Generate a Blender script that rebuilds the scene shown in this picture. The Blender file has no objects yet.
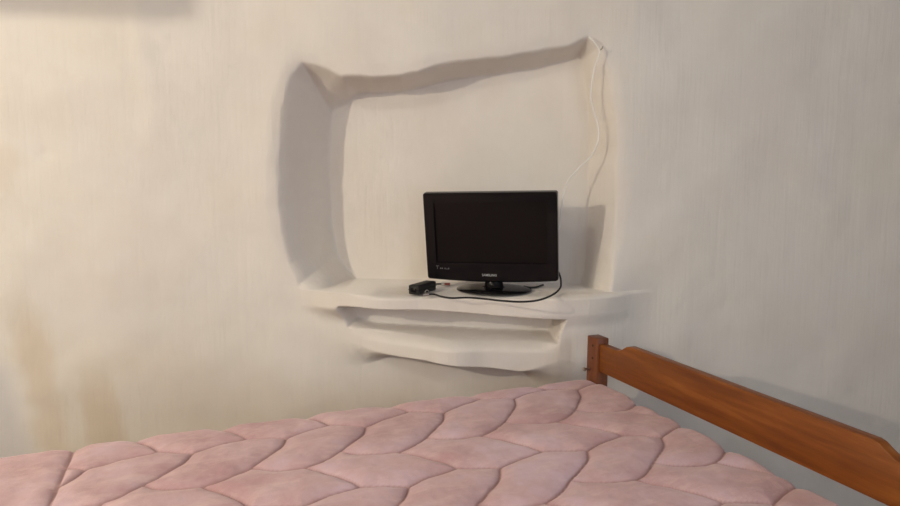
import bpy, bmesh, math, random
import numpy as np
from mathutils import Vector, Matrix

random.seed(4)
rng = np.random.default_rng(11)
scn = bpy.context.scene
col = scn.collection

# ------------------------------------------------------------------ camera
CZ = 1.25
PITCH = math.atan(73 / 650)
cam_d = bpy.data.cameras.new('camera')
cam_d.sensor_width = 36; cam_d.lens = 26; cam_d.clip_start = .02
cam = bpy.data.objects.new('camera', cam_d); col.objects.link(cam)
cam.location = (0, 0, CZ); cam.rotation_euler = (math.pi / 2 - PITCH, 0, 0)
scn.camera = cam

# ------------------------------------------------------------------ light
world = bpy.data.worlds.new('world'); scn.world = world; world.use_nodes = True
world.node_tree.nodes['Background'].inputs[0].default_value = (.75, .80, 1, 1)
world.node_tree.nodes['Background'].inputs[1].default_value = .5
scn.view_settings.view_transform = 'Standard'; scn.view_settings.look = 'None'
scn.view_settings.exposure = .30; scn.view_settings.gamma = 1
scn.view_settings.use_curve_mapping = False

def point(name, loc, power, color, r):
    l = bpy.data.lights.new(name, 'POINT'); l.energy = power; l.color = color; l.shadow_soft_size = r
    o = bpy.data.objects.new(name, l); o.location = loc; col.objects.link(o); return o

LAMP = (-2.45, -.40, 1.99)
LAMP2 = (-1.80, 1.73, 1.745)
LAMP3 = (-1.15, .35, 2.36)
point('pendant_light', LAMP, 104, (1, .90, .71), .028)
point('wall_lamp_light', LAMP2, .75, (1, .88, .66), .006)
point('added_high_light', LAMP3, 13, (1, .93, .80), .05)  # weak high lamp, added to throw the rail and ledge shadows lower
a = bpy.data.lights.new('fill_daylight', 'AREA'); a.shape = 'RECTANGLE'; a.size = 1.5; a.size_y = 1.2  # soft fill through an unseen window added behind the camera
a.energy = 8; a.color = (.82, .90, 1)
ao = bpy.data.objects.new('fill_daylight', a); ao.location = (.5, -1.52, 1.55)
ao.rotation_euler = (math.pi / 2, 0, 0); col.objects.link(ao)
a = bpy.data.lights.new('side_fill_daylight', 'AREA'); a.shape = 'RECTANGLE'; a.size = 1.1; a.size_y = 1.2  # cool fill from the right, through a second added window out of view
a.energy = 17; a.color = (.78, .88, 1)
ao = bpy.data.objects.new('side_fill_daylight', a); ao.location = (2.5, -.35, 1.5)
ao.rotation_euler = (math.pi / 2, 0, math.pi / 2); col.objects.link(ao)

# ------------------------------------------------------------------ helpers
def ray(px, py):
    x = (px - 450) / 650; y = -(py - 253) / 650
    return np.array([x, math.cos(PITCH) + y * math.sin(PITCH), -math.sin(PITCH) + y * math.cos(PITCH)])
def at(px, py, Y):
    r = ray(px, py); r = r * (Y / r[1]); return (float(r[0]), Y, CZ + float(r[2]))

def new_obj(name, me, mat=None, parent=None, label=None, cat=None, kind=None, group=None):
    o = bpy.data.objects.new(name, me); col.objects.link(o)
    if mat and me is not None: me.materials.append(mat)
    if parent: o.parent = parent
    if label: o['label'] = label
    if cat: o['category'] = cat
    if kind: o['kind'] = kind
    if group: o['group'] = group
    return o

def mesh(name, verts, faces, smooth=True):
    me = bpy.data.meshes.new(name)
    me.from_pydata([tuple(map(float, v)) for v in verts], [], faces)
    me.validate(); me.update()
    if smooth: me.shade_smooth()
    return me

def bm_mesh(name, bm, smooth=False, angle=None):
    bmesh.ops.recalc_face_normals(bm, faces=bm.faces)
    me = bpy.data.meshes.new(name); bm.to_mesh(me); bm.free()
    if smooth or angle: me.shade_smooth()
    if angle: me.set_sharp_from_angle(angle=math.radians(angle))
    return me

def box_bm(lo, hi, bev=0, seg=2, bm=None):
    bm = bm or bmesh.new()
    vs = [bm.verts.new((x, y, z)) for x in (lo[0], hi[0]) for y in (lo[1], hi[1]) for z in (lo[2], hi[2])]
    fs = [(0, 1, 3, 2), (4, 6, 7, 5), (0, 4, 5, 1), (2, 3, 7, 6), (0, 2, 6, 4), (1, 5, 7, 3)]
    ff = [bm.faces.new([vs[i] for i in f]) for f in fs]
    bmesh.ops.recalc_face_normals(bm, faces=ff)
    if bev:
        es = list({e for f in ff for e in f.edges})
        bmesh.ops.bevel(bm, geom=es, offset=bev, segments=seg, profile=.5, affect='EDGES')
    return bm

def prism_bm(outline, axis, lo, hi, bev=0, seg=2):
    """outline: list of 2-D points; extruded along axis ('y' here means the second local axis)"""
    bm = bmesh.new()
    def mk(p, d): return {'y': (p[0], d, p[1]), 'x': (d, p[0], p[1]), 'z': (p[0], p[1], d)}[axis]
    A = [bm.verts.new(mk(p, lo)) for p in outline]; B = [bm.verts.new(mk(p, hi)) for p in outline]
    n = len(outline)
    bm.faces.new(A); bm.faces.new(B[::-1])
    for i in range(n): bm.faces.new([A[i], B[i], B[(i + 1) % n], A[(i + 1) % n]])
    bmesh.ops.recalc_face_normals(bm, faces=bm.faces)
    if bev: bmesh.ops.bevel(bm, geom=list(bm.edges), offset=bev, segments=seg, profile=.5, affect='EDGES')
    return bm

def loft(name, loops, cap0=True, cap1=True, closed=True, angle=35):
    n = len(loops[0]); v = []; f = []
    for L in loops: v += list(L)
    for k in range(len(loops) - 1):
        for i in range(n if closed else n - 1):
            j = (i + 1) % n
            f.append((k * n + i, k * n + j, (k + 1) * n + j, (k + 1) * n + i))
    if cap0: f.append(tuple(range(n))[::-1])
    if cap1: f.append(tuple((len(loops) - 1) * n + i for i in range(n)))
    bm = bmesh.new(); vs = [bm.verts.new(tuple(map(float, p))) for p in v]
    for q in f: bm.faces.new([vs[i] for i in q])
    return bm_mesh(name, bm, angle=angle)

def catmull(P, k=8):
    P = [np.array(p, float) for p in P]
    P = [2 * P[0] - P[1]] + P + [2 * P[-1] - P[-2]]
    out = []
    for i in range(1, len(P) - 2):
        a_, b, c, d = P[i - 1:i + 3]
        for s in range(k):
            t = s / k
            out.append(.5 * (2 * b + (c - a_) * t + (2 * a_ - 5 * b + 4 * c - d) * t * t + (3 * b - a_ - 3 * c + d) * t ** 3))
    out.append(P[-2]); return out

def tube(name, pts, r, n=10, k=8):
    C = catmull(pts, k); loops = []
    up = Vector((0, 0, 1)); prev = None
    for i, p in enumerate(C):
        t = Vector(C[min(i + 1, len(C) - 1)] - C[max(i - 1, 0)]).normalized()
        if prev is None:
            prev = t.orthogonal().normalized()
        prev = (prev - t * prev.dot(t)).normalized(); b = t.cross(prev)
        loops.append([Vector(p) + prev * (r * math.cos(q)) + b * (r * math.sin(q)) for q in (2 * math.pi * j / n for j in range(n))])
    return loft(name, loops, angle=80)

def lathe(name, prof, n=40, axis='z', c=(0, 0, 0), sx=1, sy=1, angle=35):
    loops = []
    for r, h in prof:
        L = []
        for j in range(n):
            q = 2 * math.pi * j / n; x, y = r * math.cos(q) * sx, r * math.sin(q) * sy
            L.append({'z': (c[0] + x, c[1] + y, c[2] + h), 'x': (c[0] + h, c[1] + x, c[2] + y), 'y': (c[0] + x, c[1] + h, c[2] + y)}[axis])
        loops.append(L)
    return loft(name, loops, angle=angle)

def rrect(hw, z0, z1, r, n=6, bow=0):
    P = []
    for cx, cz, a0 in ((hw - r, z1 - r, 0), (-hw + r, z1 - r, 90), (-hw + r, z0 + r, 180), (hw - r, z0 + r, 270)):
        for i in range(n + 1):
            q = math.radians(a0 + 90 * i / n); P.append([cx + r * math.cos(q), cz + r * math.sin(q)])
        if a0 == 90 or a0 == 0 or a0 == 180 or a0 == 270:      # straight runs need points of their own for the bow
            nx = {0: (-hw + r, z1), 90: (-hw, z0 + r), 180: (hw - r, z0), 270: (hw, z1 - r)}[a0]
            s = P[-1]
            for k in range(1, 8):
                P.append([s[0] + (nx[0] - s[0]) * k / 8, s[1] + (nx[1] - s[1]) * k / 8])
    for p in P:
        w = max(0, min(1, (z0 + .06 - p[1]) / .06)); p[1] -= bow * w * (1 - (p[0] / hw) ** 2)
    return P

def smooth(x, a, b):
    t = np.clip((x - a) / (b - a), 0, 1); return t * t * (3 - 2 * t)

def vnoise(X, Z, s, seed=0):
    """smooth value noise in -1..1, cell size s"""
    r = np.random.default_rng(seed); G = r.uniform(-1, 1, (257, 257))
    x = X / s + 1000.5; z = Z / s + 1000.5
    xi = np.floor(x).astype(int); zi = np.floor(z).astype(int); fx = x - xi; fz = z - zi
    fx = fx ** 3 * (fx * (fx * 6 - 15) + 10); fz = fz ** 3 * (fz * (fz * 6 - 15) + 10)
    g = lambda i, j: G[i % 257, j % 257]
    return (g(xi, zi) * (1 - fx) + g(xi + 1, zi) * fx) * (1 - fz) + (g(xi, zi + 1) * (1 - fx) + g(xi + 1, zi + 1) * fx) * fz

def sdf_poly(X, Z, P):
    """signed distance, negative inside"""
    d = np.full(X.shape, 1e9); ins = np.zeros(X.shape, bool); n = len(P)
    for i in range(n):
        ax, az = P[i]; bx, bz = P[(i + 1) % n]; ex, ez = bx - ax, bz - az
        wx, wz = X - ax, Z - az; t = np.clip((wx * ex + wz * ez) / (ex * ex + ez * ez), 0, 1)
        d = np.minimum(d, (wx - ex * t) ** 2 + (wz - ez * t) ** 2)
        c = ((az > Z) != (bz > Z))
        with np.errstate(divide='ignore', invalid='ignore'):
            xi = (bx - ax) * (Z - az) / ((bz - az) if bz != az else 1e-12) + ax
        ins ^= c & (X < xi)
    d = np.sqrt(d); return np.where(ins, -d, d)

# ------------------------------------------------------------------ materials
def mat(name, color, rough=.6, metal=0, spec=.5, **kw):
    m = bpy.data.materials.new(name); m.use_nodes = True; b = m.node_tree.nodes['Principled BSDF']
    b.inputs['Base Color'].default_value = (*color, 1); b.inputs['Roughness'].default_value = rough
    b.inputs['Metallic'].default_value = metal; b.inputs['Specular IOR Level'].default_value = spec
    for k, v in kw.items(): b.inputs[k.replace('_', ' ')].default_value = v
    return m
def nd(m, t, **kw):
    n = m.node_tree.nodes.new(t)
    for k, v in kw.items():
        if k in n.inputs: n.inputs[k].default_value = v
        else: setattr(n, k, v)
    return n
def lk(m, a_, b): m.node_tree.links.new(a_, b)
def mapping(m, scale, src='Object'):
    tc = nd(m, 'ShaderNodeTexCoord'); mp = nd(m, 'ShaderNodeMapping'); mp.inputs['Scale'].default_value = scale
    lk(m, tc.outputs[src], mp.inputs['Vector']); return mp.outputs[0]
def noise(m, vec, scale, detail=3, rough=.5):
    n = nd(m, 'ShaderNodeTexNoise'); n.inputs['Scale'].default_value = scale; n.inputs['Detail'].default_value = detail
    n.inputs['Roughness'].default_value = rough; lk(m, vec, n.inputs['Vector']); return n.outputs['Fac']
def ramp(m, fac, stops):
    r = nd(m, 'ShaderNodeValToRGB'); e = r.color_ramp.elements
    while len(e) < len(stops): e.new(.5)
    for q, (p, c) in zip(e, stops): q.position = p; q.color = (*c, 1)
    lk(m, fac, r.inputs[0]); return r.outputs[0]
def mix(m, fac, a_, b, mode='MIX'):
    n = nd(m, 'ShaderNodeMix', data_type='RGBA', blend_type=mode)
    for s, v in ((n.inputs[0], fac), (n.inputs[6], a_), (n.inputs[7], b)):
        if hasattr(v, 'links'): lk(m, v, s)
        elif isinstance(v, (int, float)): s.default_value = v
        else: s.default_value = (*v, 1)
    return n.outputs[2]
def bump(m, h, strength, dist, normal=None):
    b = nd(m, 'ShaderNodeBump'); b.inputs['Strength'].default_value = strength; b.inputs['Distance'].default_value = dist
    lk(m, h, b.inputs['Height'])
    if normal: lk(m, normal, b.inputs['Normal'])
    return b.outputs[0]
def P(m): return m.node_tree.nodes['Principled BSDF']

plaster = mat('limewashed_plaster', (.76, .69, .63), .85, spec=.2)
v = mapping(plaster, (1, 1, 1)); vs = mapping(plaster, (60, 60, 3.5)); vs2 = mapping(plaster, (170, 170, 9))
base = ramp(plaster, noise(plaster, v, 2.3, 4), [(.3, (.76, .70, .655)), (.5, (.79, .74, .695)), (.7, (.79, .73, .665))])
c2 = mix(plaster, ramp(plaster, noise(plaster, v, 7, 5, .6), [(.45, (0, 0, 0)), (.75, (.35, .35, .35))]), base, (.72, .65, .58))
att = nd(plaster, 'ShaderNodeAttribute', attribute_name='stain_shade')
sep = nd(plaster, 'ShaderNodeSeparateColor'); lk(plaster, att.outputs['Color'], sep.inputs[0])
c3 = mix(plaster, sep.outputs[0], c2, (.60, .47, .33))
c4 = mix(plaster, sep.outputs[1], c3, (.62, .59, .60))  # second channel: shade painted into the plaster colour
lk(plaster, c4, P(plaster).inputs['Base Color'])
n1 = bump(plaster, noise(plaster, vs, 1, 3), .38, .004)
n2 = bump(plaster, noise(plaster, vs2, 1, 2), .22, .0018, n1)
n3 = bump(plaster, noise(plaster, v, 38, 4, .6), .22, .003, n2)
lk(plaster, n3, P(plaster).inputs['Normal'])

def wood(name, dark, mid, light, scale):
    m = mat(name, mid, .42, spec=.3)
    vv = mapping(m, scale)
    f = noise(m, vv, 1, 5, .62)
    lk(m, ramp(m, f, [(.28, dark), (.5, mid), (.72, light)]), P(m).inputs['Base Color'])
    lk(m, bump(m, f, .12, .0015), P(m).inputs['Normal'])
    P(m).inputs['Coat Weight'].default_value = .03; P(m).inputs['Coat Roughness'].default_value = .3
    return m
rail_wood = wood('varnished_pine', (.13, .033, .005), (.21, .060, .009), (.31, .105, .02), (3.2, 34, 34))
post_wood = wood('varnished_pine_upright', (.09, .024, .010), (.15, .043, .017), (.21, .07, .026), (34, 34, 3.2))

fleece = mat('pink_fleece', (.6, .36, .35), .9, spec=.15)
v = mapping(fleece, (1, 1, 1)); vst = mapping(fleece, (9, 26, 9))
f1 = noise(fleece, v, 5.5, 5, .65); f2 = noise(fleece, vst, 1.1, 5, .7)
ca = ramp(fleece, f1, [(.35, (.52, .315, .325)), (.5, (.60, .40, .415)), (.66, (.65, .47, .53))])
cb = mix(fleece, ramp(fleece, f2, [(.5, (0, 0, 0)), (.72, (.5, .5, .5))]), ca, (.78, .59, .55))
sat = nd(fleece, 'ShaderNodeAttribute', attribute_name='seam')      # the darker quilting thread
cc = mix(fleece, sat.outputs['Fac'], cb, (.43, .255, .25))
lk(fleece, cc, P(fleece).inputs['Base Color'])
P(fleece).inputs['Sheen Weight'].default_value = .35; P(fleece).inputs['Sheen Roughness'].default_value = .45
P(fleece).inputs['Sheen Tint'].default_value = (1, .85, .85, 1)
b1 = bump(fleece, noise(fleece, v, 60, 4, .7), .35, .003); b2 = bump(fleece, noise(fleece, v, 420, 2), .35, .0012, b1)
lk(fleece, b2, P(fleece).inputs['Normal'])

gloss_black = mat('glossy_black_plastic', (.008, .007, .008), .14, spec=.2)
matt_black = mat('matt_black_plastic', (.014, .013, .013), .55, spec=.3)
screen_m = mat('dark_lcd_glass', (.009, .007, .0075), .14, spec=.13)
grey_print = mat('silver_print', (.42, .42, .43), .5)
dim_print = mat('faint_grey_print', (.12, .12, .13), .5)
steel = mat('worn_steel', (.45, .40, .36), .4, 1)
cable_black = mat('black_rubber', (.016, .015, .016), .5, spec=.35)
cable_white = mat('white_cable_sheath', (.86, .84, .80), .4)
red_plastic = mat('dark_red_plug', (.22, .05, .04), .5)
pale_plastic = mat('pale_plug', (.45, .42, .38), .5)
hole_m = mat('drill_hole_dark', (.05, .015, .008), .9)
mattress_m = mat('cream_ticking', (.62, .58, .50), .9)
floor_m = wood('brown_floorboards', (.10, .07, .055), (.15, .11, .085), (.21, .16, .13), (2, 14, 14))
white_wall = mat('plain_limewash', (.74, .68, .61), .9, spec=.2)
lk(white_wall, ramp(white_wall, noise(white_wall, mapping(white_wall, (1, 1, 1)), 3, 3), [(.3, (.46, .45, .44)), (.7, (.52, .51, .50))]), P(white_wall).inputs['Base Color'])
frame_paint = mat('white_fill_window_and_rose_paint', (.7, .7, .68), .5)
glass = mat('fill_window_glass', (.9, .95, 1), .02, Transmission_Weight=1.0)
bulb_m = mat('warm_bulb', (1, .85, .6), .4); P(bulb_m).inputs['Emission Color'].default_value = (1, .8, .5, 1); P(bulb_m).inputs['Emission Strength'].default_value = 6
shade_m = mat('dark_metal_shade', (.05, .045, .04), .5, .6)

# ------------------------------------------------------------------ room shell
XL, XR, YF, H = -3.2, 2.6, -1.65, 2.5
def struct(name, bm, m, parent=None):
    return new_obj(name, bm_mesh(name, bm), m, parent, kind='structure')
struct('floor', box_bm((XL - .1, YF - .1, -.1), (XR + .1, 3.3, 0)), floor_m)
struct('ceiling', box_bm((XL - .1, YF - .1, H), (XR + .1, 3.3, H + .1)), white_wall)
struct('wall_left', box_bm((XL - .1, YF - .1, 0), (XL, 3.2, H)), white_wall)
bm = bmesh.new()                                   # right wall with an opening for the added fill window
V0, V1 = -.95, .25
box_bm((XR, YF - .1, 0), (XR + .1, V0, H), bm=bm); box_bm((XR, V1, 0), (XR + .1, 3.2, H), bm=bm)
box_bm((XR, V0, 0), (XR + .1, V1, .85), bm=bm); box_bm((XR, V0, 2.15), (XR + .1, V1, H), bm=bm)
struct('wall_right', bm, white_wall)
bm = bmesh.new()
for y0, y1, z0, z1 in ((V0, V0 + .05, .85, 2.15), (V1 - .05, V1, .85, 2.15), (V0 + .05, V1 - .05, .85, .90), (V0 + .05, V1 - .05, 2.10, 2.15), (-.37, -.33, .90, 2.10)):
    box_bm((XR + .03, y0, z0), (XR + .08, y1, z1), bm=bm)
win2 = struct('fill_window_2', bm, frame_paint)
new_obj('fill_window_pane', bm_mesh('fill_window_pane', box_bm((XR + .055, V0 + .05, .90), (XR + .06, V1 - .05, 2.10))), glass, win2)
bm = bmesh.new()                                   # the wall behind the camera, with an opening for the added fill window
WX0, WX1, WZ0, WZ1 = -.3, 1.3, .9, 2.2
box_bm((XL, YF - .1, 0), (WX0, YF, H), bm=bm); box_bm((WX1, YF - .1, 0), (XR, YF, H), bm=bm)
box_bm((WX0, YF - .1, 0), (WX1, YF, WZ0), bm=bm); box_bm((WX0, YF - .1, WZ1), (WX1, YF, H), bm=bm)
struct('wall_front', bm, white_wall)
bm = bmesh.new()
for lo, hi in (((WX0, WZ0), (WX0 + .05, WZ1)), ((WX1 - .05, WZ0), (WX1, WZ1)), ((WX0 + .05, WZ0), (WX1 - .05, WZ0 + .05)),
               ((WX0 + .05, WZ1 - .05), (WX1 - .05, WZ1)), ((.48, WZ0 + .05), (.52, WZ1 - .05))):
    box_bm((lo[0], YF - .08, lo[1]), (hi[0], YF - .03, hi[1]), bm=bm)
win = struct('fill_window_1', bm, frame_paint)
new_obj('fill_window_pane', bm_mesh('fill_window_pane', box_bm((WX0 + .05, YF - .06, WZ0 + .05), (WX1 - .05, YF - .055, WZ1 - .05))), glass, win)

# unseen beam added above the frame to shade the top left of the wall
bm = bmesh.new()
A_, B_ = (-3.0, 1.99, 1.772), (-1.66, .85, 1.884)
vs_ = []
for p_ in (A_, B_):
    for oy, oz in ((0, 0), (-.14, .004), (-.14, .16), (0, .16)): vs_.append(bm.verts.new((p_[0] + oy * .7, p_[1] + oy * .7, p_[2] + oz)))
for f_ in ((0, 1, 2, 3), (7, 6, 5, 4), (0, 4, 5, 1), (1, 5, 6, 2), (2, 6, 7, 3), (3, 7, 4, 0)): bm.faces.new([vs_[k_] for k_ in f_])
bmesh.ops.recalc_face_normals(bm, faces=bm.faces)
bmesh.ops.bevel(bm, geom=list(bm.edges), offset=.006, segments=2, profile=.5, affect='EDGES')
struct('light_blocker_1', bm, post_wood)

# ---- the niche wall: one modelled plaster surface
SHELF_Z = at(495, 291, 2.17)[2]
def grid_axis(lo, hi, zones, coarse):
    out = [lo]
    while out[-1] < hi:
        x = out[-1]; s = coarse
        for a_, b, st_ in zones:
            if a_ <= x < b: s = min(s, st_)
            elif x < a_ < x + s: s = max(a_ - x, .001)
        out.append(min(hi, x + s))
    return np.array(out)
gx = grid_axis(XL, XR, [(-1.6, 1.7, .012), (-.70, .62, .004)], .03)
zs = SHELF_Z
gz = grid_axis(0, H, [(.3, 1.9, .010), (.55, 1.78, .0045), (zs - .27, zs + .05, .0025), (zs - .012, zs + .004, .001)], .03)
X, Z = np.meshgrid(gx, gz)
def w2(pts, Y): return [(at(a_, b, Y)[0], at(a_, b, Y)[2]) for a_, b in pts]

# large and small unevenness of the hand-laid plaster
xr_ = np.clip(X - .56, 0, None); xl_ = np.clip(-X - .62, 0, None)
W = 2.2 + .10 * xr_ * xr_ / (xr_ + .12) - .15 * xl_ * xl_ / (xl_ + .15) + .006 * vnoise(X, Z, .42, 1) + .0045 * vnoise(X, Z, .17, 2) + .0016 * vnoise(X, Z, .065, 3)
W -= .006 * np.exp(-((X + .98 + .06 * (Z - 1.5)) / .035) ** 2) * smooth(Z, 1.3, 1.5)
for (qx, qy, rr, dd) in ((62, 155, .025, .007), (166, 38, .02, -.006), (88, 82, .008, .004), (235, 66, .006, .004), (150, 110, .05, .006), (262, 40, .05, -.005), (70, 100, .06, -.005)):
    c = at(qx, qy, 2.2); W += dd * np.exp(-((X - c[0]) ** 2 + (Z - c[2]) ** 2) / rr ** 2)

xp = lambda p, Y=2.1: at(p, 300, Y)[0]
# the swelling under the niche that carries the ledges
lowz = smooth(zs - Z, .05, .12)
bl = smooth(X, xp(288) + lowz * .05, xp(372) + lowz * .22); br = 1 - smooth(X, xp(575), xp(670))
zb = np.interp(X, [xp(q) for q in (335, 365, 427, 491, 523, 560, 620)], [at(450, q, 2.1)[2] for q in (352, 358, 360, 367, 372, 374, 372)])
soft = .010 + .07 * (1 - smooth(X, xp(335), xp(405))) + .17 * smooth(X, xp(515), xp(575))
bb = smooth(Z, zb - soft, zb + .35 * soft)
bt_w = .012 + .20 * np.maximum(1 - smooth(X, xp(325), xp(385)), smooth(X, xp(568), xp(605)))
bt = 1 - smooth(Z, zs - .006, zs + bt_w)
amp = .12 + .012 * vnoise(X, Z * .2, .13, 7) - .02 * smooth(zs - Z, .06, .12) + .06 * smooth(zs - Z, .06, .12) * np.exp(-((X - xp(452)) / .12) ** 2)
# rounded nose of the upper ledge and of the lower one
nose = .032 * (np.clip((Z - (zs - .016)) / .016, 0, 1) ** 2)
zl = np.interp(X, [xp(q) for q in (340, 430, 555)], [at(450, q, 2.1)[2] for q in (335, 338, 343.5)])
nose2 = .045 * np.clip((Z - (zl - .035)) / .035, 0, 1) ** 2 * (Z < zl + .02)
B = bl * br * bb * bt
mnose = smooth(X, xp(345), xp(420)); mnose2 = smooth(X, xp(338), xp(375)) * (1 - smooth(X, xp(540), xp(562)))
D = W - amp * B + (nose * mnose + nose2 * mnose2) * B

# slot between the two ledges
slot = w2([(338, 311), (360, 308.5), (427, 310), (491, 315), (530, 318), (565, 320), (557, 343), (500, 340.5), (430, 337), (372, 334), (346, 331)], 2.1)
sd = sdf_poly(X, Z, slot)
sw = .006 + .02 * (1 - smooth(X, xp(338), xp(372))) + .003 * smooth(-Z, -zl - .012, -zl + .004)
Ms = 1 - smooth(sd, -sw, sw * .5)
D = D * (1 - Ms) + (2.25 + .003 * vnoise(X, Z, .05, 9)) * Ms

# niche
niche = w2([(287, 90), (293, 75), (302, 64), (318, 68), (341, 77), (370, 77.5), (400, 75.5), (432, 68), (460, 62.5), (499, 58), (538, 52.5), (570, 45.5),
            (588, 39), (599, 47), (606, 75), (613, 120), (615.5, 155), (614.5, 195), (611, 240), (606, 272), (603, 300), (330, 300),
            (300, 284), (290, 263), (284, 235), (279, 203), (278, 165), (281, 120)], 2.2)
sd = sdf_poly(X, Z, niche) + .004 * vnoise(X, Z, .07, 5) + .0015 * vnoise(X, Z, .03, 6)
cxn, czn = -.02, 1.33
left = smooth(-X, .30, .48); right = smooth(X, .44, .50); top_ = smooth(Z, 1.55, 1.63)
lipw = .014 + .13 * left * (1 - .7 * top_) + .070 * right + .022 * top_ + .004 * (vnoise(X, Z, .11, 8) + 1)
off = lipw * .2 * (1 - left) + .012 * left
t = np.clip((sd + lipw - off) / lipw, 0, 1)
Mn = 1 - t * t * (3 - 2 * t)
Mn = np.where(sd > lipw * .5, 0, Mn)
lip = .004 * np.exp(-np.clip(sd, 0, None) / .03) * (Z > zs + .02)          # the edge rolls over before it drops
Nb = 2.395 - .165 * X + .003 * vnoise(X, Z, .12, 12) + .0012 * vnoise(X, Z, .04, 13)
Nb = np.clip(Nb, 2.305, 2.49)
floor_gate = (Z > zs + .0004)
D = D + (1 - smooth(sd, -.04, .05)) * np.maximum(.020 * left * smooth(Z, zs + .02, zs + .2), .013 * np.maximum(top_, right * smooth(Z, zs + .02, zs + .2)))
D = np.where(floor_gate, (D + lip) * (1 - Mn) + Nb * Mn, D)

nz, nx = X.shape
verts = np.stack([X, D, Z], -1).reshape(-1, 3)
idx = np.arange(nz * nx).reshape(nz, nx)
q = np.stack([idx[:-1, :-1], idx[:-1, 1:], idx[1:, 1:], idx[1:, :-1]], -1).reshape(-1, 4)
fx = verts[q].mean(1)
inn = (Mn[:-1, :-1] + Mn[1:, 1:]).reshape(-1) / 2 > .35
inn &= fx[:, 2] > zs - .0001
inl = ((B[:-1, :-1] + B[1:, 1:]).reshape(-1) / 2 > .35) & ~inn
cell = np.where(inn, 1, np.where(inl, 2, 0))

# stains (dirt and damp with shapes of their own), then a patch of painted shade
warm = np.zeros_like(X)
def blob(pl, s, k, Y=2.2, fade=.30):
    global warm
    d = sdf_poly(X, Z, w2(pl, Y)) + .012 * vnoise(X, Z, .05, 31) + .01 * vnoise(X, Z * .4, .02, 32)
    zt = max(p_[1] for p_ in w2(pl, Y))
    warm = np.maximum(warm, k * smooth(-Z, -zt - .02, -zt + fade) * (1 - smooth(d, -s, s)))
blob([(18, 262), (46, 262), (82, 400), (92, 470), (58, 470), (44, 380)], .055, .55)
blob([(82, 320), (116, 320), (138, 440), (142, 470), (100, 470)], .04, .62)
blob([(60, 300), (140, 310), (300, 380), (420, 378), (420, 430), (130, 470), (60, 470)], .10, .26)
blob([(-20, 140), (30, 140), (45, 165), (30, 190), (-20, 185)], .05, .30, fade=.05)
blob([(405, 200), (428, 195), (432, 285), (405, 280)], .03, .16, 2.36)
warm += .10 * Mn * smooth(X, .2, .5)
warm = np.clip(warm + .05 * vnoise(X, Z, .2, 33), 0, 1)
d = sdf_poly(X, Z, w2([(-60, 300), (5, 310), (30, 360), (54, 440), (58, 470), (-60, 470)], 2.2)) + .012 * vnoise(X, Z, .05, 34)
cool_shade = .8 * (1 - smooth(d, -.06, .03))  # grey-lilac patch, a cast shadow painted on the lower left wall
colr = np.stack([warm, cool_shade, np.zeros_like(warm), np.ones_like(warm)], -1).reshape(-1, 4)

# smooth vertex normals of the whole surface, kept where it is split into its parts
full = mesh('wall_full', verts, [tuple(map(int, f)) for f in q])
nrm = np.empty(len(verts) * 3, np.float32); full.vertex_normals.foreach_get('vector', nrm); nrm = nrm.reshape(-1, 3)
wall = None
for k, nm in ((0, 'wall_back'), (1, 'niche'), (2, 'plaster_ledge')):
    fs = q[cell == k]; used, inv = np.unique(fs, return_inverse=True); inv = inv.reshape(-1, 4)
    me = mesh(nm, verts[used], [tuple(map(int, f)) for f in inv])
    ca_ = me.color_attributes.new('stain_shade', 'FLOAT_COLOR', 'POINT'); ca_.data.foreach_set('color', colr[used].astype(np.float32).ravel())
    me.normals_split_custom_set_from_vertices([tuple(map(float, n_)) for n_ in nrm[used]])
    o = new_obj(nm, me, plaster, wall)
    if k == 0: wall = o; o['kind'] = 'structure'
    else: o['label'] = {1: 'recessed plaster niche', 2: 'rounded plaster ledges below the niche'}[k]
bpy.data.meshes.remove(full)

# ------------------------------------------------------------------ bed frame of reference
TH = math.radians(21.83)
BED = Matrix.Translation((0, 0, 0)) @ Matrix.Rotation(TH, 4, 'Z')       # local +x along the bed to its foot, local +y across to the wall
bed = bpy.data.objects.new('bed', None); col.objects.link(bed); bed.matrix_world = BED
bed['label'] = 'wooden bed with orange-brown pine footboard rail beside the niche wall'; bed['category'] = 'bed'
ZQ = CZ - .625
# local coordinates: x = v, y = u
def bpart(name, me, m, parent=None, label=None):
    return new_obj(name, me, m, parent or bed, label)
VF = 1.157
post_top = CZ - .490
for k, (y0, y1) in enumerate(((1.660, 1.716), (.622, .678))):
    p_ = bpart('bed_post', bm_mesh('bed_post', box_bm((VF, y0, 0), (VF + .043, y1, post_top), .0035, 2), angle=40), post_wood)
    ym = (y0 + y1) / 2
    for hz in (.026, .066):
        bpart('bolt_hole', lathe('bolt_hole', [(.0042, VF - .0006), (.0042, VF + .001)], 16, 'x', (0, ym - .004, post_top - hz)), hole_m, p_)
    bpart('bolt', lathe('bolt', [(.0001, -.024), (.0062, -.023), (.0062, -.017), (.0032, -.0165), (.0032, .002), (.0001, .002)], 18, 'x', (VF, ym + .010, post_top - .104)), steel, p_, 'steel bolt sticking out of the post')
zb_, zt_, zn_ = CZ - .594, CZ - .480, CZ - .506
out = [(.678, zb_), (.678, zn_), (.735, zn_)]
out += [(.745, zn_ + .003), (.765, zt_ - .012), (.778, zt_ - .003), (.790, zt_), (1.515, zt_), (1.530, zt_ - .004), (1.545, zt_ - .014), (1.560, zt_ - .022), (1.578, zn_), (1.660, zn_), (1.660, zb_)]
bm = prism_bm([(b_, c_) for b_, c_ in out], 'x', VF + .008, VF + .034, .0035, 2)
bpart('footboard_rail', bm_mesh('footboard_rail', bm, angle=40), rail_wood).data.transform(Matrix())
rail_obj = [o for o in bed.children if o.name.startswith('footboard_rail')][0]
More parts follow.
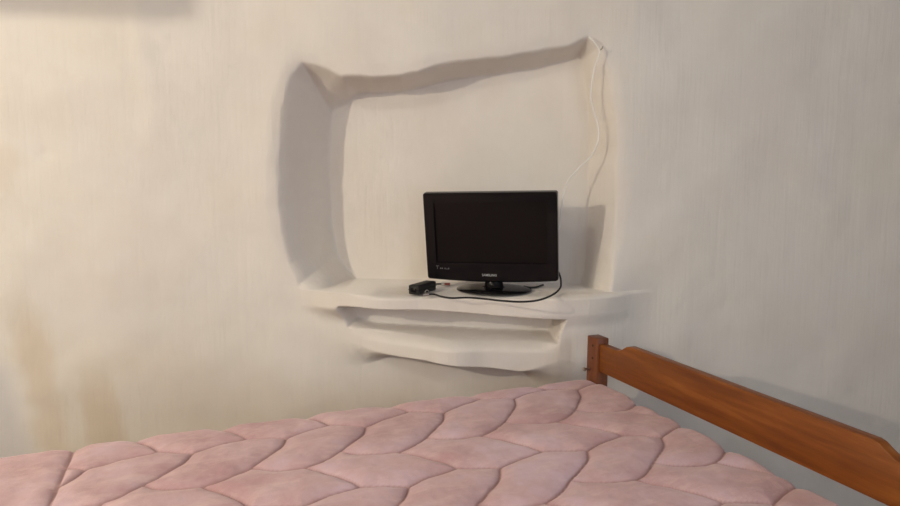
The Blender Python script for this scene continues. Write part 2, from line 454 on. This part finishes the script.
# grain runs along the rail: the texture's long axis is local x, so the rail is laid out along x and turned
Rz = Matrix.Rotation(math.radians(90), 4, 'Z')
rail_obj.data.transform(Rz.inverted()); rail_obj.matrix_local = Rz
# lower parts of the frame, mostly under the quilt
for y0 in (1.662, .640):
    bpart('side_rail', bm_mesh('side_rail', box_bm((-.80, y0, .28), (VF, y0 + .028, .40), .003), angle=40), rail_wood)
bpart('end_rail', bm_mesh('end_rail', box_bm((VF + .008, .678, .28), (VF + .034, 1.660, .40), .003), angle=40), post_wood)
for y0, y1 in ((1.660, 1.716), (.622, .678)):
    bpart('head_post', bm_mesh('head_post', box_bm((-.845, y0, 0), (-.80, y1, .60), .0035), angle=40), post_wood)
bpart('slat_base', bm_mesh('slat_base', box_bm((-.79, .668, .36), (VF - .01, 1.662, .39), .003), angle=40), rail_wood)
mt = new_obj('mattress', bm_mesh('mattress', box_bm((-.76, .70, .391), (1.08, 1.632, ZQ - .026), .03, 4), angle=50), mattress_m)
mt.matrix_world = BED; mt['label'] = 'cream mattress hidden under the pink quilt'; mt['category'] = 'mattress'

# ------------------------------------------------------------------ quilt
# seam network: period along the bed .215, rows .345 apart; nodes near the foot are placed by measurement (s, t)
N3 = {(-1, 0): (.090, 1.592), (0, 0): (-.107, 1.592), (1, 0): (-.311, 1.607), (2, 0): (-.530, 1.626), (3, 0): (-.759, 1.650),
      (1, 1): (-.301, 1.243), (2, 1): (-.519, 1.253), (3, 1): (-.736, 1.258), (4, 1): (-.963, 1.267)}
N4 = {(-1, 0): (.017, 1.551), (0, 0): (-.196, 1.562), (1, 0): (-.395, 1.564), (2, 0): (-.617, 1.587), (3, 0): (-.847, 1.617),
      (1, 1): (-.393, 1.209), (2, 1): (-.606, 1.219), (3, 1): (-.833, 1.224)}
NC = {(0, 0): (-.103, 1.422), (1, 0): (-.300, 1.432), (2, 0): (-.513, 1.438), (3, 0): (-.735, 1.458)}
NA = {(-1, 0): (.187, 1.361), (0, 0): (.001, 1.369), (1, 0): (-.209, 1.374), (2, 0): (-.422, 1.377), (3, 0): (-.637, 1.394), (4, 0): (-.862, 1.408)}
def lat(tab, s0, t0):
    def f(i, j):
        if (i, j) in tab: return np.array(tab[(i, j)])
        # continue from the nearest measured node of the same kind
        best = min(tab, key=lambda q_: abs(q_[0] - i) + 3 * abs(q_[1] - j))
        p0 = np.array(tab[best]); di, dj = i - best[0], j - best[1]
        return p0 + di * np.array((-.216, .004)) + dj * np.array((.021, -.348))
    return f
L3, L4, LC, LA = lat(N3, 0, 0), lat(N4, 0, 0), lat(NC, 0, 0), lat(NA, 0, 0)
EDG = [(L3, 0, 0, L4, 0, 0, [(.5, -.001)]), (L4, 0, 0, L3, 1, 0, [(.45, -.005)]),
       (L4, 0, 0, LC, 0, 0, [(.3, -.012), (.63, -.008)]), (LC, 0, 0, LA, 1, 0, [(.28, .013), (.64, .014)]),
       (LC, 0, 0, LA, 0, 0, [(.3, -.005), (.7, -.006)]), (LA, 1, 0, L3, 1, 1, [(.35, -.005), (.7, -.007)])]
HEM = .277
# cloth parameters: a = x (towards the foot), b = y (towards the wall)
A0, A1, B0, B1 = -1.05, 1.33, .42, 1.90
STEP = .0042
ga = np.arange(A0, A1, STEP); gb = np.arange(B0, B1, STEP)
GA, GB = np.meshgrid(ga, gb, indexing='ij')
dist = np.full(GA.shape, .08)
def seam(Pts, R=.075):
    for p0, p1 in zip(Pts[:-1], Pts[1:]):
        i0 = int((min(p0[0], p1[0]) - R - A0) / STEP); i1 = int((max(p0[0], p1[0]) + R - A0) / STEP) + 1
        j0 = int((min(p0[1], p1[1]) - R - B0) / STEP); j1 = int((max(p0[1], p1[1]) + R - B0) / STEP) + 1
        i0, j0 = max(i0, 0), max(j0, 0)
        if i1 <= i0 or j1 <= j0: continue
        sa, sb = GA[i0:i1, j0:j1], GB[i0:i1, j0:j1]
        if sa.size == 0: continue
        e = (p1[0] - p0[0], p1[1] - p0[1]); l2 = e[0] ** 2 + e[1] ** 2 + 1e-12
        tt = np.clip(((sa - p0[0]) * e[0] + (sb - p0[1]) * e[1]) / l2, 0, 1)
        dd = np.hypot(sa - p0[0] - e[0] * tt, sb - p0[1] - e[1] * tt)
        dist[i0:i1, j0:j1] = np.minimum(dist[i0:i1, j0:j1], dd)
for i in range(-4, 10):
    for j in range(-2, 5):
        for fa, ia, ja, fb, ib, jb, offs in EDG:
            p = fa(i + ia, j + ja); r_ = fb(i + ib, j + jb); d_ = r_ - p; n_ = np.array([-d_[1], d_[0]]) / (np.linalg.norm(d_) + 1e-9)
            Pq = [p] + [p + d_ * k_ + n_ * o_ for k_, o_ in offs] + [r_]
            # (s, t) with s = -x and t given as a positive distance towards the wall
            Pq = [np.array((-c_[0], c_[1])) for c_ in catmull(Pq, 6)]
            Pq = [c_ for c_ in Pq if c_[0] > -HEM - .005]
            if len(Pq) > 1: seam(Pq)
seam([(-HEM + .003 * math.sin(5 * y), y) for y in np.arange(B0 - .1, B1 + .1, .05)])
x_ = np.clip(dist / .052, 0, 1)
puff = .0120 * (1 - (1 - x_) ** 2.3)
puff += .0042 * np.clip(dist / .0042, 0, 1) - .0042
plain = smooth(-GA, HEM + .005, HEM + .07)
puff = puff * (1 - .45 * plain) + .003 * vnoise(GA, GB, .12, 51) * (.6 + plain) + .0014 * vnoise(GA, GB, .035, 52) + .0006 * vnoise(GA, GB, .014, 53)
puff += .005 * plain * np.sin(GA * 31 + 6 * vnoise(GA, GB, .3, 55)) * .6
# body of the bed under the cloth
foot = np.interp(GB, [.6, .83, 1.2, 1.5, 1.68], [1.115, 1.112, 1.118, 1.124, 1.138]) + .004 * vnoise(GA * 0, GB, .1, 60)
far = 1.668 + .004 * vnoise(GA, GB * 0, .16, 61)
near, head = .72, -.76
RAD = .036
def corner(GA, GB):
    rc = .03
    ix = np.clip(GA, head + rc, foot - rc); iy = np.clip(GB, near + rc, far - rc)
    dx, dy = GA - ix, GB - iy; L = np.hypot(dx, dy) + 1e-9
    return ix, iy, dx / L, dy / L, np.clip(L - rc, 0, None), np.minimum(L, rc)
ix, iy, ux, uy, dd, lin = corner(GA, GB)
ang = np.clip(dd / RAD, 0, math.pi / 2)
outw = lin + RAD * np.sin(ang); down = RAD * (1 - np.cos(ang)) + np.clip(dd - RAD * math.pi / 2, 0, None)
# limit how far the cloth bulges at the foot, where it is tucked inside the rail
PX = ix + ux * outw + np.sin(ang) * ux * puff; PY = iy + uy * outw + np.sin(ang) * uy * puff
crown = -.004 * ((GB - 1.2) / .5) ** 2
PZ = ZQ - down + crown * (down < .02) + np.cos(ang) * puff
PZ = np.maximum(PZ, .03)
na, nb = GA.shape
vv = np.stack([PX, PY, PZ], -1).reshape(-1, 3)
idx = np.arange(na * nb).reshape(na, nb)
qq = np.stack([idx[:-1, :-1], idx[1:, :-1], idx[1:, 1:], idx[:-1, 1:]], -1).reshape(-1, 4)
me = mesh('quilt', vv, [tuple(map(int, f)) for f in qq])
sa_ = me.color_attributes.new('seam', 'FLOAT_COLOR', 'POINT')
sm_ = (1 - smooth(dist, .0012, .0052)).reshape(-1)
sa_.data.foreach_set('color', np.stack([sm_] * 3 + [np.ones_like(sm_)], -1).astype(np.float32).ravel())
quilt = new_obj('quilt', me, fleece, None, 'dusty pink fleece quilt stitched in leaf shapes spread over the bed', 'quilt')
quilt.matrix_world = BED
sol = quilt.modifiers.new('thickness', 'SOLIDIFY'); sol.thickness = .006; sol.offset = -1

# ------------------------------------------------------------------ television
tvc = at(495, 291, 2.17)
tv = bpy.data.objects.new('television', None); col.objects.link(tv)
tv.location = (tvc[0] - .004, 2.18, zs + .0015); tv.rotation_euler = (0, 0, math.radians(-14))
tv['label'] = 'small glossy black flat-screen television standing in the wall niche'; tv['category'] = 'television'
head_ = bpy.data.objects.new('x', None)
bpy.data.objects.remove(head_)
HW, TZ0, TZ1 = .2225, .041, .338
TILT = Matrix.Rotation(math.radians(.9), 4, 'Y').inverted() @ Matrix.Rotation(math.radians(8.5), 4, 'X')           # the panel hangs a little crooked
TILT = Matrix.Translation((-.004, 0, .03)) @ TILT @ Matrix.Translation((0, 0, -.03))
def tvp(name, me, m, parent=tv, label=None, tilt=True):
    if tilt: me.transform(TILT)
    return new_obj(name, me, m, parent, label)
def lp(hw, z0, z1, r, y, bow=0): return [(p[0], y, p[1]) for p in rrect(hw, z0, z1, r, 6, bow)]
SX, SZ0, SZ1 = .186, .100, .302
tvp('bezel', loft('bezel', [lp(SX, SZ0, SZ1, .002, -.012), lp(SX + .0015, SZ0 - .0015, SZ1 + .0015, .003, -.0208), lp(HW - .004, TZ0 + .004, TZ1 - .004, .006, -.021, .008),
     lp(HW - .001, TZ0 + .001, TZ1 - .001, .008, -.019, .009), lp(HW, TZ0, TZ1, .008, -.014, .009), lp(HW, TZ0, TZ1, .008, .008, .009), lp(HW - .006, TZ0 + .006, TZ1 - .006, .01, .013, .009)],
     cap0=False, cap1=True, angle=18), gloss_black)
tvp('screen', loft('screen', [lp(SX + .0005, SZ0 - .0005, SZ1 + .0005, .002, -.0125), lp(SX + .0005, SZ0 - .0005, SZ1 + .0005, .002, -.0118)]), screen_m)
tvp('back_shell', loft('back_shell', [lp(HW - .012, TZ0 + .012, TZ1 - .012, .012, .012, .004), lp(HW - .022, TZ0 + .022, TZ1 - .022, .02, .028), lp(HW - .05, TZ0 + .04, TZ1 - .05, .03, .042), lp(HW - .06, TZ0 + .05, TZ1 - .06, .03, .045)]), matt_black)
def text(s, size, loc, m, name, wx=1.0):
    c_ = bpy.data.curves.new(name, 'FONT'); c_.body = s; c_.size = size; c_.align_x = 'CENTER'; c_.align_y = 'CENTER'; c_.extrude = .0004; c_.offset = size * .012
    t_ = bpy.data.objects.new('tmp', c_); col.objects.link(t_)
    me_ = bpy.data.meshes.new_from_object(t_.evaluated_get(bpy.context.evaluated_depsgraph_get()))
    bpy.data.objects.remove(t_); me_.materials.clear()
    me_.transform(Matrix.Translation(loc) @ Matrix.Rotation(math.pi / 2, 4, 'X') @ Matrix.Diagonal((wx, 1, 1, 1)))
    return tvp(name, me_, m)
text('SAMSUNG', .0110, (-.006, -.0212, .0575), grey_print, 'logo', 1.0)
# small illegible badge marks at the lower left corner of the frame
bm = bmesh.new()
for x0, w_, z_, h_ in ((-.186, .0015, .062, .011), (-.190, .011, .0725, .0016), (-.176, .004, .063, .004), (-.170, .004, .063, .004), (-.160, .003, .062, .005), (-.155, .006, .062, .0016), (-.147, .003, .062, .005)):
    box_bm((x0, -.0214, z_ + .014), (x0 + w_, -.0206, z_ + .014 + h_), bm=bm)
tvp('badge', bm_mesh('badge', bm), dim_print)
tvp('neck', loft('neck', [[(x * w, y * w2_ + yo, z) for x, y in ((math.cos(q_), math.sin(q_)) for q_ in (2 * math.pi * k_ / 28 for k_ in range(28)))] for w, w2_, yo, z in
     ((.048, .030, .004, .008), (.034, .022, .004, .014), (.030, .018, .004, .030), (.030, .014, .004, .066))], angle=60), gloss_black, tilt=False)
tvp('base', lathe('base', [(.01, 0), (.126, 0), (.1285, .002), (.1275, .0045), (.115, .0075), (.07, .0105), (.01, .012)], 72, 'z', (0, .004, 0), 1, .84, angle=60), gloss_black, tilt=False)

# ------------------------------------------------------------------ things lying on the ledge
zc_ = zs + .0015
pa = at(420, 288, 2.12)
adp = bpy.data.objects.new('power_adapter', None); col.objects.link(adp)
adp.location = (at(411, 293, 2.08)[0] + .008, 2.09, zc_); adp.rotation_euler = (0, 0, math.radians(-28 + 90))
adp['label'] = 'black plastic power adapter brick lying left of the television base'; adp['category'] = 'adapter'
new_obj('casing', bm_mesh('casing', box_bm((0, -.02, 0), (.115, .02, .031), .004, 3), angle=40), matt_black, adp)
new_obj('seam_ridge', bm_mesh('seam_ridge', box_bm((-.0006, -.0206, .0145), (.1156, .0206, .0160))), gloss_black, adp)
new_obj('socket', bm_mesh('socket', box_bm((-.003, -.010, .008), (.001, .010, .022), .0015), angle=40), gloss_black, adp)

def Ps(px, py, dz=.0035):
    """a point on the ledge top"""
    r = ray(px, py); k_ = (zc_ + dz - CZ) / r[2]; return tuple((r * k_ + np.array((0, 0, CZ))).tolist())
r0 = .0032
pts = [Ps(427, 294.5), Ps(434, 294.3), Ps(441, 296.5), Ps(452, 298), Ps(468, 297.6), Ps(484, 298.8), Ps(500, 300.6), Ps(522, 301.8), Ps(540, 299.8), Ps(553, 294.5)]
pts += [at(559.8, 288.5, 2.11), at(561, 283, 2.14), at(560, 276, 2.18), at(556, 268, 2.215), at(548, 260, 2.228)]
cb_ = bpy.data.objects.new('black_cable', tube('black_cable', pts, r0)); col.objects.link(cb_); cb_.data.materials.append(cable_black)
cb_['label'] = 'black cable looping in front of the television base and up its right side'; cb_['category'] = 'cable'
e0, e1 = Vector(Ps(427, 294.5)), Vector(Ps(434, 294.3)); dr = (e0 - e1).normalized()
new_obj('plug', tube('plug', [e0 - dr * .006, e0 + dr * .008, e0 + dr * .012], .0048, 12, 2), steel, cb_, 'metal aerial plug')
ring = [e0 + Vector((.006 * math.cos(q_), .002 * math.sin(q_), .008 + .006 * math.sin(q_))) for q_ in np.linspace(0, 5.6, 9)]
new_obj('twist_tie', tube('twist_tie', ring, .0009, 6, 4), pale_plastic, cb_)

pts = [Ps(524, 286.5), Ps(529, 287.5), Ps(536, 287.3), Ps(543, 285)]
o = new_obj('power_lead', tube('power_lead', pts, .0036), cable_black, None, 'short black lead lying behind the right side of the television base', 'cable')
p0 = Ps(437, 283.5, .006); 
o = bpy.data.objects.new('connector_lead', tube('connector_lead', [Ps(433, 284.5, .006), Ps(438, 284, .006), Ps(442, 284, .006)], .003)); col.objects.link(o); o.data.materials.append(cable_black)
o['label'] = 'short lead with pale and dark red plug beside the black adapter, under the screen'; o['category'] = 'connector'
new_obj('pale_collar', tube('pale_collar', [Ps(441.5, 284, .006), Ps(444.5, 284, .006)], .0055, 12, 3), pale_plastic, o, 'pale collar')
new_obj('red_tip', tube('red_tip', [Ps(444.5, 284, .006), Ps(450, 284.2, .006)], .0048, 12, 3), red_plastic, o, 'dark red plug tip')

# white aerial cable hanging from the upper right corner of the niche
wc = [at(589, 37, 2.185), at(594.5, 42.5, 2.178), at(599.5, 50, 2.176), at(598.5, 56, 2.178), at(594.5, 68, 2.185), at(592, 82, 2.19), at(591, 98, 2.195), at(594, 112, 2.20), at(598, 126, 2.20), at(598, 140, 2.20),
      at(592, 155, 2.205), at(579, 168, 2.21), at(568, 181, 2.215), at(563.5, 195, 2.22), at(561, 212, 2.225), at(559, 228, 2.225), at(552, 243, 2.225), at(543, 250, 2.222)]
o = new_obj('white_cable', tube('white_cable', wc, .0026), cable_white, None, 'thin white aerial cable hanging from the upper right corner of the niche', 'cable')
hk = at(600.5, 50, 2.18)
o = bpy.data.objects.new('wall_hook', tube('wall_hook', [(hk[0] + .004, 2.20, hk[2] + .004), (hk[0] + .003, 2.172, hk[2] + .003), (hk[0] + .004, 2.167, hk[2] + .010)], .0016, 8, 4)); col.objects.link(o); o.data.materials.append(steel)
o['label'] = 'small nail holding the white cable at the top right niche corner'; o['category'] = 'nail'

# ------------------------------------------------------------------ the room's two lamps, beyond the left edge of the frame
pl = bpy.data.objects.new('pendant_lamp', None); col.objects.link(pl); pl.location = (LAMP[0], LAMP[1], H)
pl['label'] = 'bare bulb pendant lamp hanging from the ceiling beyond the left edge'; pl['category'] = 'lamp'
dz = LAMP[2] - H
new_obj('cord', tube('cord', [(0, 0, 0), (0, 0, dz / 2), (0, 0, dz + .09)], .003), cable_black, pl)
new_obj('ceiling_rose', lathe('ceiling_rose', [(.001, -.03), (.03, -.028), (.045, 0)], 24), frame_paint, pl)
new_obj('socket', lathe('socket', [(.008, dz + .10), (.018, dz + .09), (.018, dz + .045), (.014, dz + .04)], 20), shade_m, pl)
wl = bpy.data.objects.new('wall_lamp', None); col.objects.link(wl); WY = 2.035
wl.location = (LAMP2[0], WY, LAMP2[2])
wl['label'] = 'small wall lamp with flat dark shade left of the frame'; wl['category'] = 'lamp'
dy = LAMP2[1] - WY
new_obj('backplate', lathe('backplate', [(.04, .012), (.04, -.008), (.03, -.014), (.001, -.014)], 24, 'y', (0, 0, .05)), shade_m, wl)
new_obj('arm', tube('arm', [(0, -.01, .05), (0, dy * .5, .06), (0, dy, .04), (0, dy, .017)], .006), shade_m, wl)
new_obj('lamp_shade', lathe('lamp_shade', [(.001, .013), (.085, .012), (.09, .014), (.085, .017), (.001, .020)], 32, 'z', (0, dy, 0)), shade_m, wl)

cl = bpy.data.objects.new('added_high_lamp', None); col.objects.link(cl); cl.location = (LAMP3[0], LAMP3[1], H)  # body of the added high lamp
cl['label'] = 'added lamp on a short stem under the ceiling, out of view above the bed'; cl['category'] = 'lamp'
new_obj('stem', lathe('stem', [(.035, 0), (.035, -.012), (.012, -.016), (.012, -.06), (.02, -.062), (.02, -.075), (.001, -.076)], 24), shade_m, cl)
